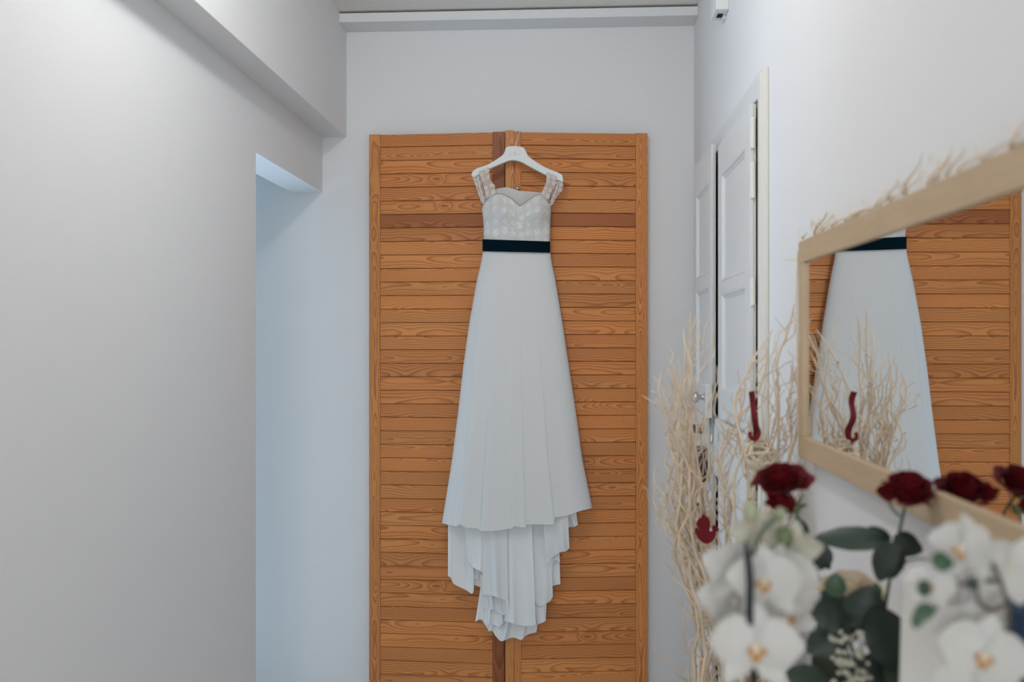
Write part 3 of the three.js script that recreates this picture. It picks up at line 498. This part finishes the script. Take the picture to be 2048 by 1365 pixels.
  part('thread', tube([atZ(1409, 1030, D1 - 0.002), atZ(1407, 1010, D1 + 0.02), atZ(1404, 985, D1 + 0.06)], 0.0006, 0.0006, 12, 5), feltRed, bird);
  const D2 = 2.22, rib = thing('ribbon', 'dark red ribbon tied round a branch near the mirror', 'ribbon');
  const band = (C, w0, w1, name) => part(name, grid(6, 40, (u, v) => { const c = polyAt(C, v), w = lerp(w0, w1, v); return atZ(c[0] + (u - 0.5) * w, c[1] + (u - 0.5) * -3, D2 + 0.008 * Math.sin(v * 9) + 0.003 * Math.sin(u * 3)); }), phys({ color: feltRed.color, roughness: 0.8 }), rib);
  band([[1503, 783], [1506, 805], [1509, 835], [1513, 862], [1511, 880]], 12, 13, 'tail');
  band([[1518, 856], [1514, 874], [1508, 886], [1501, 898]], 5, 3, 'tail');
  part('knot', tube([atZ(1500, 864, D2), atZ(1502, 876, D2 - 0.006), atZ(1511, 880, D2 - 0.008), atZ(1518, 868, D2 - 0.004), atZ(1517, 858, D2 + 0.004)], 0.0045, 0.004, 24, 8), feltRed, rib);
  // openwork ball of wound twigs below the ribbon
  const bc = atZ(1522, 912, 2.24), bg = [], rb = rand(321);
  for (let i = 0; i < 34; i++) { const ax = V(rb() - 0.5, rb() - 0.5, rb() - 0.5).normalize(), q = new THREE.Quaternion().setFromUnitVectors(V(0, 0, 1), ax), R = 0.026 + 0.010 * rb(), pts = []; for (let k = 0; k <= 12; k++) { const t = k / 12 * Math.PI * 1.9; pts.push(V(Math.cos(t) * R, Math.sin(t) * R * 1.1, (rb() - 0.5) * 0.008).applyQuaternion(q).add(bc)); } bg.push(tube(pts, 0.0019, 0.0012, 26, 5)); }
  single('twig_ball', merge(bg), twigPale, 'openwork ball of wound pale twigs behind the red rose', 'ornament');
}
{ // twigs laid along the top of the mirror frame
  const g = thing('twig_garland', 'thin pale twig garland lying along the top of the mirror frame', 'garland'), rn = rand(777);
  for (let i = 0; i < 34; i++) {
    const z = -2.21 + 1.30 * (i / 33) + (rn() - 0.5) * 0.03, L = 0.05 + 0.10 * rn(), y = 1.7225, x = 0.497 + 0.026 * rn(), a = (rn() - 0.5) * 0.6, out = rn() < 0.35 ? 0.02 + 0.025 * rn() : 0.004;
    const pts = [V(x, y, z), V(x - 0.004, y + 0.003 + 0.3 * out, z + L * 0.35), V(x + a * 0.01, y + 0.004 + 0.7 * out, z + L * 0.7), V(x + a * 0.02, y + 0.004 + out, z + L * (out > 0.01 ? 0.8 : 1))];
    const geos = [tube(pts, 0.0028, 0.0009, 16, 5)];
    if (rn() < 0.7) { const b = pts[1]; geos.push(tube([b, b.clone().add(V(-0.006, -0.008 + 0.03 * rn(), -0.015)), b.clone().add(V(-0.004, -0.012 + 0.045 * rn(), -0.03))], 0.0016, 0.0007, 8, 4)); }
    part('twig', merge(geos), i % 2 ? twigMat : twigPale, g);
  }
  part('twig', merge([tube([V(0.498, 1.70, -2.240), V(0.496, 1.56, -2.243), V(0.499, 1.42, -2.240), V(0.498, 1.30, -2.242)], 0.0024, 0.0015, 24, 5), tube([V(0.497, 1.68, -2.24), V(0.485, 1.682, -2.25), V(0.467, 1.681, -2.262)], 0.0016, 0.0008, 8, 4)]), twigPale, g);
}

// ------------------------------------------------------------------ flowers in the foreground
function blade(parent, name, mat, B, T, wide, face, bend = 0.12, cup = 0.15, shape = 0.8, label) {   // leaf or petal from B to T, facing `face`
  const y = T.clone().sub(B), L = y.length(); y.normalize(); const z = face.clone().addScaledVector(y, -face.dot(y)).normalize(), x = V().crossVectors(y, z);
  const g = grid(8, 12, (u, v) => {
    const s = 2 * u - 1, w = wide * 0.5 * Math.pow(Math.sin(Math.PI * Math.pow(clamp(v * 0.97 + 0.02, 0, 1), shape)), 0.72), q = s * w;
    const dz = L * bend * Math.sin(Math.PI * v) * 0.5 - cup * wide * s * s * 0.5 * Math.sin(Math.PI * v) + 0.02 * wide * Math.sin(v * 22) * s * s;
    return B.clone().addScaledVector(y, L * v).addScaledVector(x, q).addScaledVector(z, dz);
  });
  return part(name, g, mat, parent, label);
}
function bloom(parent, name, at, R, H, axis, n, mat, seed, open = 1, label) {   // rose head: spiral of cupped petals
  const rn = rand(seed), q = new THREE.Quaternion().setFromUnitVectors(V(0, 1, 0), axis.clone().normalize());
  const core = part(name, new THREE.SphereGeometry(R * 0.34, 14, 10).scale(1, 1.2, 1).translate(0, H * 0.45, 0), mat, parent, label); core.position.copy(at); core.quaternion.copy(q);
  for (let i = 0; i < n; i++) {
    const k = (i + 0.5) / n, t0 = i * 2.39996, Rk = R * lerp(0.24, 1, Math.pow(k, 0.8)), Hk = H * lerp(1.0, 0.62, Math.pow(k, 1.5)) * (0.94 + 0.12 * rn()), half = lerp(1.25, 0.75, k), curl = open * lerp(0.02, 0.34, k * k) * R, f = 3 + 4 * rn();
    const g = grid(10, 9, (u, v) => {
      const s = 2 * u - 1, w = half * Math.pow(Math.sin(Math.PI * (0.14 + 0.54 * v)), 0.9), th = t0 + s * w, tip = smooth(0.62, 1, v), rim = 1 - 0.16 * s * s * tip;
      const r = Rk * (1 - Math.pow(1 - v, 2.1)) * lerp(1, 0.97, s * s) + curl * tip * tip * (1 + 0.25 * Math.sin(s * f)), y = Hk * rim * Math.pow(v, 1.25) - curl * 0.55 * tip * tip * tip * (0.6 + 0.6 * s * s);
      return V(Math.cos(th) * r, y, Math.sin(th) * r);
    });
    part('petal', g, mat, core);
  }
  return core;
}
function sepals(parent, at, axis, R, seed) {
  const q = new THREE.Quaternion().setFromUnitVectors(V(0, 1, 0), axis.clone().normalize());
  const cup = part('calyx', new THREE.SphereGeometry(R * 0.32, 12, 8).scale(1, 0.9, 1), sepalGreen, parent); cup.position.copy(at);
  for (let i = 0; i < 5; i++) { const a = i * 1.2566 + seed, e = V(Math.cos(a) * R * 0.95, -R * 0.15, Math.sin(a) * R * 0.95).applyQuaternion(q).add(at); blade(cup, 'sepal', sepalGreen, V(0, 0, 0), e.sub(at), R * 0.35, axis, 0.1, 0.1); }
}
const toEye = (p) => V(0, EYE, 0).sub(p).normalize();
// console table under the flowers, just below the frame
{
  const t = thing('console_table', 'narrow console table under the mirror carrying the flowers', 'table', V(0.3, 0, -1.2));
  part('table_top', rbox(-0.22, 0.225, 0.82, 0.85, -0.52, 0.62, 0.004), birch, t);
  for (const [x, z] of [[-0.19, -0.49], [0.195, -0.49], [-0.19, 0.59], [0.195, 0.59]]) part('leg', rbox(x - 0.02, x + 0.02, FLOOR, 0.8199, z - 0.02, z + 0.02, 0.003), birch, t);
}
const TABLE = 0.85;
const vaseAt = atZ(1745, 1365, 1.5);
{
  const v = thing('flower_vase', 'vase on the console table holding the roses', 'vase', V(vaseAt.x, TABLE, vaseAt.z));
  part('body', new THREE.LatheGeometry([[0, 0.001], [0.035, 0.001], [0.045, 0.02], [0.046, 0.07], [0.034, 0.115], [0.036, 0.13], [0.032, 0.13], [0.030, 0.115], [0.041, 0.07], [0.040, 0.02], [0, 0.012]].map(([a, b]) => new THREE.Vector2(a, b)), 32), ceramic, v);
}
const inVase = (a, b) => [V(vaseAt.x + 0.012 * a, TABLE + 0.02, vaseAt.z + 0.012 * b), V(vaseAt.x + 0.02 * a, TABLE + 0.13, vaseAt.z + 0.02 * b)];
function leafPx(parent, mat, b, t, wpx, d, tilt = [0, 0, 0], bend = 0.15) { const B = atZ(b[0], b[1], d), T = atZ(t[0], t[1], d + (tilt[2] || 0)); return blade(parent, 'leaf', mat, B, T, wpx * d / FOCAL, toEye(B).add(V(tilt[0], tilt[1], 0)).normalize(), bend, 0.25, 0.85); }
{ // rose A with a drooping bud
  const r = thing('rose', 'open dark red rose with a drooping bud beside the mirror corner', 'rose'), d = 1.574, c = atZ(1566, 987, d);
  bloom(r, 'bloom', c, 0.036, 0.046, V(-0.22, 1, 0.35), 22, roseRed, 51, 1.15);
  sepals(r, c, V(-0.1, 1, 0.2), 0.016, 0.3);
  const b = atZ(1592, 1016, d - 0.03); bloom(r, 'bud', b, 0.022, 0.052, V(-0.9, 0.42, 0.3), 10, roseRed, 52, 0.5); sepals(r, b, V(-0.8, 0.4, 0.2), 0.026, 0.9);
  part('stem', tube([c, atZ(1578, 1000, d), atZ(1590, 1020, d), atZ(1606, 1060, d), atZ(1640, 1160, d - 0.01), atZ(1690, 1290, d - 0.03), ...inVase(-1, 0).reverse()], 0.0022, 0.003, 40, 7), stemGreen, r);
  leafPx(r, leafDark, [1600, 1040], [1618, 1068], 12, d); leafPx(r, leafDark, [1650, 1090], [1634, 1142], 46, d - 0.01, [-0.6, -0.6, 0]); leafPx(r, leafDark, [1630, 1085], [1660, 1140], 30, d, [0.5, -0.4, 0]);
}
{ // rose B with a bud
  const r = thing('rose', 'open dark red rose with a small bud standing before the mirror rail', 'rose'), d = 1.427, c = atZ(1812, 1008, d);
  bloom(r, 'bloom', c, 0.031, 0.046, V(0.05, 1, 0.45), 20, roseRed, 61, 1.0);
  sepals(r, c, V(0, 1, 0.2), 0.015, 0.1);
  const b = atZ(1778, 1004, d - 0.01); bloom(r, 'bud', b, 0.015, 0.029, V(-0.3, 1, 0.5), 9, roseRed, 62, 0.5); part('bud_stem', tube([b, atZ(1783, 1015, d), atZ(1800, 1035, d)], 0.0016, 0.0016, 10, 6), stemGreen, r);
  part('stem', tube([c, atZ(1805, 1035, d), atZ(1797, 1075, d), atZ(1790, 1110, d), atZ(1775, 1185, d + 0.02), atZ(1764, 1290, d + 0.05), ...inVase(0.6, 0.8).reverse()], 0.0024, 0.003, 40, 7), stemGreen, r);
  leafPx(r, leafMid, [1778, 1082], [1628, 1076], 54, d, [0, 0.5, 0.05]); leafPx(r, leafDark, [1782, 1080], [1737, 1054], 22, d, [0, 0.2, 0]);
  leafPx(r, leafDark, [1786, 1078], [1846, 1102], 50, d - 0.01, [0.2, 0.2, 0]); leafPx(r, leafDark, [1782, 1084], [1758, 1164], 54, d - 0.01, [-0.2, 0.3, 0]); leafPx(r, leafDark, [1798, 1092], [1786, 1158], 38, d + 0.01, [0.4, -0.2, 0]);
  part('leaf_stalk', tube([atZ(1790, 1150, d), atZ(1808, 1128, d), atZ(1832, 1119, d - 0.03), atZ(1858, 1119, d - 0.06)], 0.0015, 0.001, 14, 6), stemDark, r);
}
{ // cream rose and its dark leaves
  const r = thing('rose', 'pale peach rose half hidden by dark leaves', 'rose'), d = 1.53, c = atZ(1700, 1216, d);
  bloom(r, 'bloom', c, 0.046, 0.052, V(-0.05, 1, 0.3), 18, rosePeach, 71, 0.9);
  part('stem', tube([c, atZ(1700, 1270, d), atZ(1712, 1330, d), ...inVase(-0.2, -0.6).reverse()], 0.0024, 0.003, 24, 7), stemGreen, r);
  const L = [[[1672, 1196], [1670, 1147], 42, leafGreen, 1.46, [0, 0.3, 0]], [[1705, 1225], [1615, 1215], 92, leafDark, 1.45, [-0.2, 0.5, 0]], [[1720, 1262], [1742, 1172], 84, leafDark, 1.44, [0.1, 0.2, 0]], [[1742, 1222], [1820, 1345], 100, leafDark, 1.42, [0.4, 0.3, 0]], [[1690, 1260], [1612, 1305], 70, leafDark, 1.46, [-0.4, 0, 0]],
    [[1660, 1380], [1572, 1345], 72, leafMid, 1.40, [-0.2, 0.6, 0]], [[1650, 1290], [1680, 1380], 80, leafDark, 1.47, [-0.3, 0, 0]], [[1770, 1320], [1840, 1385], 70, leafMid, 1.43, [0.5, 0.3, 0]], [[1730, 1310], [1762, 1400], 80, leafDark, 1.46, [0.2, 0, 0]], [[1700, 1240], [1668, 1290], 60, leafDark, 1.5, [0, 0, 0]], [[1760, 1195], [1748, 1165], 18, leafGreen, 1.44, [0, 0, 0]]];
  for (const [b, t, w, m, dd, tl] of L) leafPx(r, m, b, t, w, dd, tl, 0.12);
}
{ // baby's breath
  const geos = [], rn = rand(88), st = [];
  for (let i = 0; i < 64; i++) {
    const x = 1700 + (rn() + rn() - 1) * 48, y = 1262 + 110 * rn() + (rn() - 0.5) * 10, p = atZ(x, y, 1.41 + 0.05 * rn());
    const f = new THREE.IcosahedronGeometry(0.0026 + 0.0020 * rn(), 1), a = f.attributes.position; for (let k = 0; k < a.count; k++) { const s = 0.8 + 0.4 * hash(Math.round(a.getX(k) * 1e5), Math.round(a.getY(k) * 1e5), Math.round(a.getZ(k) * 1e5)); a.setXYZ(k, a.getX(k) * s, a.getY(k) * s, a.getZ(k) * s); }
    f.computeVertexNormals(); geos.push(f.translate(p.x, p.y, p.z));
    if (i % 3 === 0) st.push(tube([p, p.clone().lerp(inVase(0, -1)[1], 0.5).add(V(0.006 * (rn() - 0.5), 0, 0)), inVase(0, -1)[1]], 0.0006, 0.0009, 10, 4));
  }
  const o = thing('babys_breath', 'spray of tiny cream filler blossoms between the dark leaves', 'flowers'); o.userData.kind = 'stuff';
  part('blossoms', merge(geos), petalCream, o); part('stalks', merge(st), stemGreen, o);
}
// orchids
function orchidFlower(parent, at, size, face, roll, mat, o = {}) {      // two broad petals, three sepals, lip and column
  const z = face.clone().normalize(), up = V(Math.sin(roll), Math.cos(roll), 0), y = up.addScaledVector(z, -up.dot(z)).normalize(), x = V().crossVectors(y, z), S = size / 2;
  const c = part('flower', new THREE.SphereGeometry(S * 0.11, 10, 8).scale(1, 1.3, 1.2), columnMat, parent); c.position.copy(at);
  const P = (a, b, q = 0) => V().addScaledVector(x, a * S).addScaledVector(y, b * S).addScaledVector(z, q * S);
  blade(c, 'sepal', mat, P(0, 0.03, -0.05), P(0, 0.95, -0.02), S * 0.62, z, -0.15, 0.25, 0.9);
  blade(c, 'sepal', mat, P(-0.03, 0, -0.06), P(-0.62, -0.78, -0.04), S * 0.58, z, -0.12, 0.25, 0.9);
  blade(c, 'sepal', mat, P(0.03, 0, -0.06), P(0.62, -0.78, -0.04), S * 0.58, z, -0.12, 0.25, 0.9);
  for (const s of [-1, 1]) blade(c, 'petal', mat, P(s * 0.04, 0.05, 0), P(s * 1.0, 0.16, o.cup ?? 0.12), S * 1.14, z, -0.16, 0.22, 0.74);
  blade(c, 'lip', lipMat, P(0, -0.04, 0.06), P(0, -0.26, 0.18), S * 0.20, z, -0.3, 0.5, 0.9, 'orange lip');
  for (const s of [-1, 1]) blade(c, 'lip', lipMat, P(0, -0.02, 0.06), P(s * 0.20, -0.06, 0.20), S * 0.16, z, -0.2, 0.4);
  return c;
}
function pot(parent, x, z, h, r) { const g = new THREE.LatheGeometry([[0, 0], [r * 0.75, 0], [r, h], [r * 1.06, h], [r * 1.06, h * 1.08], [r * 0.92, h * 1.08], [r * 0.9, h * 0.9], [0, h * 0.88]].map(([a, b]) => new THREE.Vector2(a, b)), 32); g.translate(x, TABLE, z); part('pot', g, ceramic, parent); }
{
  const d = 1.12, o = thing('potted_orchid', 'white moth orchid left of the dark leaves, a dark stake behind its blossoms', 'orchid'), F = (px, py, dd) => atZ(px, py, dd ?? d), px0 = F(1508, 1365, 1.14);
  pot(o, px0.x, px0.z, 0.11, 0.055);
  part('stem', tube([V(px0.x, TABLE + 0.09, px0.z), F(1506, 1365), F(1502, 1290), F(1497, 1220), F(1505, 1130), F(1513, 1085), F(1535, 1052), F(1562, 1030)], 0.0032, 0.0022, 50, 8), stemGreen, o);
  part('stake', tube([V(px0.x - 0.006, TABLE + 0.08, px0.z + 0.01), F(1508, 1365, 1.09), F(1499, 1225, 1.065), F(1500, 1160, 1.06), F(1492, 1084, 1.06)], 0.0042, 0.0042, 24, 8), stemDark, o);
  part('stake', tube([V(px0.x + 0.02, TABLE + 0.08, px0.z), F(1545, 1370, 1.14), F(1546, 1345, 1.14)], 0.0022, 0.0022, 8, 8), stemDark, o);
  const list = [[1512, 1298, 0.098, 1.06, [-0.05, 0.05, 1], 0.05, petalWhite], [1530, 1165, 0.084, 1.10, [-0.5, 0.1, 1], -0.1, petalWhite], [1568, 1160, 0.092, 1.12, [0.55, 0.0, 1], 0.15, petalWhite], [1568, 1240, 0.100, 1.14, [0.45, -0.25, 1], -0.55, petalWhite], [1474, 1138, 0.092, 1.17, [-0.3, 0.15, -0.8], 0.2, petalWhite], [1580, 1088, 0.074, 1.16, [0.3, 0.5, -0.8], 0.3, petalCream], [1518, 1052, 0.070, 1.15, [-0.2, 0.6, -0.8], -0.3, petalCream], [1470, 1205, 0.094, 1.18, [-0.3, -0.1, -0.8], 0.1, petalWhite]];
  for (const [x, y, s, dd, f, r, m] of list) orchidFlower(o, F(x, y, dd), s, V(...f), r, m);
  for (const [x, y, r] of [[1570, 1076, 0.011], [1503, 1022, 0.010], [1560, 1030, 0.007]]) { const b = part('bud', new THREE.SphereGeometry(r, 14, 10).scale(0.85, 1.2, 0.85), x === 1570 ? sepalGreen : budPale, o); b.position.copy(F(x, y, 1.13)); }
  for (const [a, b] of [[-0.12, 0.05], [0.06, 0.12], [0.1, -0.06]]) blade(o, 'leaf', leafDark, V(px0.x, TABLE + 0.115, px0.z), V(px0.x + a, TABLE + 0.15, px0.z + b), 0.05, V(0, 1, 0), 0.3, 0.2);
}
{
  const d = 1.02, o = thing('potted_orchid', 'white moth orchid at the right edge below the mirror, blurred', 'orchid'), F = (px, py, dd) => atZ(px, py, dd ?? d), px0 = F(1985, 1365, 1.02);
  pot(o, px0.x, px0.z, 0.11, 0.05);
  part('stem', tube([V(px0.x, TABLE + 0.09, px0.z), F(1990, 1365), F(2012, 1290), F(2014, 1215), F(1992, 1140), F(1965, 1105), F(1950, 1085)], 0.0030, 0.002, 44, 8), stemBrown, o);
  part('stem', tube([F(2010, 1208), F(1985, 1222), F(1958, 1205), F(1950, 1172), F(1915, 1172), F(1885, 1200), F(1868, 1225)], 0.0026, 0.0018, 36, 8), stemBrown, o);
  part('stem', tube([F(1996, 1165), F(1970, 1163), F(1938, 1168), F(1915, 1170)], 0.0028, 0.0022, 20, 8), stemBrown, o);
  const list = [[1924, 1100, 0.078, 1.02, [-1, 0.1, 0.55], -0.12, petalWhite], [2022, 1138, 0.078, 1.03, [0.2, 0.15, -1], 0.4, petalWhite], [1862, 1170, 0.050, 1.02, [-0.5, 0.2, 0.8], 0.2, petalWhite], [1975, 1205, 0.046, 1.06, [0.1, 0.1, -1], 0.9, petalWhite], [1968, 1314, 0.088, 1.00, [-0.25, 0.15, 1], 0.25, petalWhite], [1938, 1258, 0.078, 1.05, [0.1, 0.2, -1], 0.1, petalWhite], [1950, 1380, 0.080, 1.0, [-0.1, 0.3, 1], 0, petalWhite]];
  for (const [x, y, s, dd, f, r, m] of list) orchidFlower(o, F(x, y, dd), s, V(...f), r, m);
  for (const [x, y, r] of [[1849, 1177, 0.0075], [1945, 1168, 0.006]]) { const b = part('bud', new THREE.SphereGeometry(r, 14, 10).scale(0.9, 1.1, 0.9), leafMid, o); b.position.copy(F(x, y, 1.0)); }
  leafPx(o, leafGreen, [1862, 1120], [1908, 1128], 40, 1.0, [0, 0.3, 0]); leafPx(o, leafGreen, [1868, 1215], [1826, 1236], 34, 1.0, [0, 0.3, 0]); leafPx(o, leafGreen, [1842, 1225], [1828, 1258], 24, 1.0, [0, 0.2, 0]);
  for (const [a, b] of [[-0.05, 0.11], [0.03, -0.12]]) blade(o, 'leaf', leafDark, V(px0.x, TABLE + 0.115, px0.z), V(px0.x + a, TABLE + 0.14, px0.z + b), 0.045, V(0, 1, 0), 0.3, 0.2);
}
{ // white vase behind the right orchid
  const c = atZ(1862, 1300, 1.30), g = new RoundedBoxGeometry(0.072, 0.36, 0.072, 6, 0.016), p = g.attributes.position;
  for (let i = 0; i < p.count; i++) { const k = smooth(0.13, 0.18, p.getY(i)); p.setX(i, p.getX(i) * (1 - 0.35 * k * k)); p.setZ(i, p.getZ(i) * (1 - 0.35 * k * k)); }
  g.computeVertexNormals(); g.rotateY(0.75);
  const o = single('white_vase', g, ceramic, 'plain white square-sided vase behind the right orchid, under the mirror', 'vase'); o.position.set(c.x, TABLE + 0.18, c.z);
}
{ // dark blue and red parcels at the right edge
  const z = -1.12, xl = atZ(2013, 1230, 1.12).x, xr = atZ(2034, 1345, 1.12).x;
  single('blue_box', rbox(xl, 0.525, 1.1352, 1.214, z - 0.04, z + 0.035, 0.008), std({ color: rgb(0.002, 0.022, 0.065), roughness: 0.6 }), 'dark blue box cut off by the right edge behind the orchid', 'box');
  single('red_box', rbox(xr, 0.527, TABLE, 1.135, z - 0.045, z + 0.04, 0.008), std({ color: rgb(0.14, 0.008, 0.008), roughness: 0.6 }), 'dark red box under the blue one at the right edge', 'box');
}
renderer.render(scene, camera);
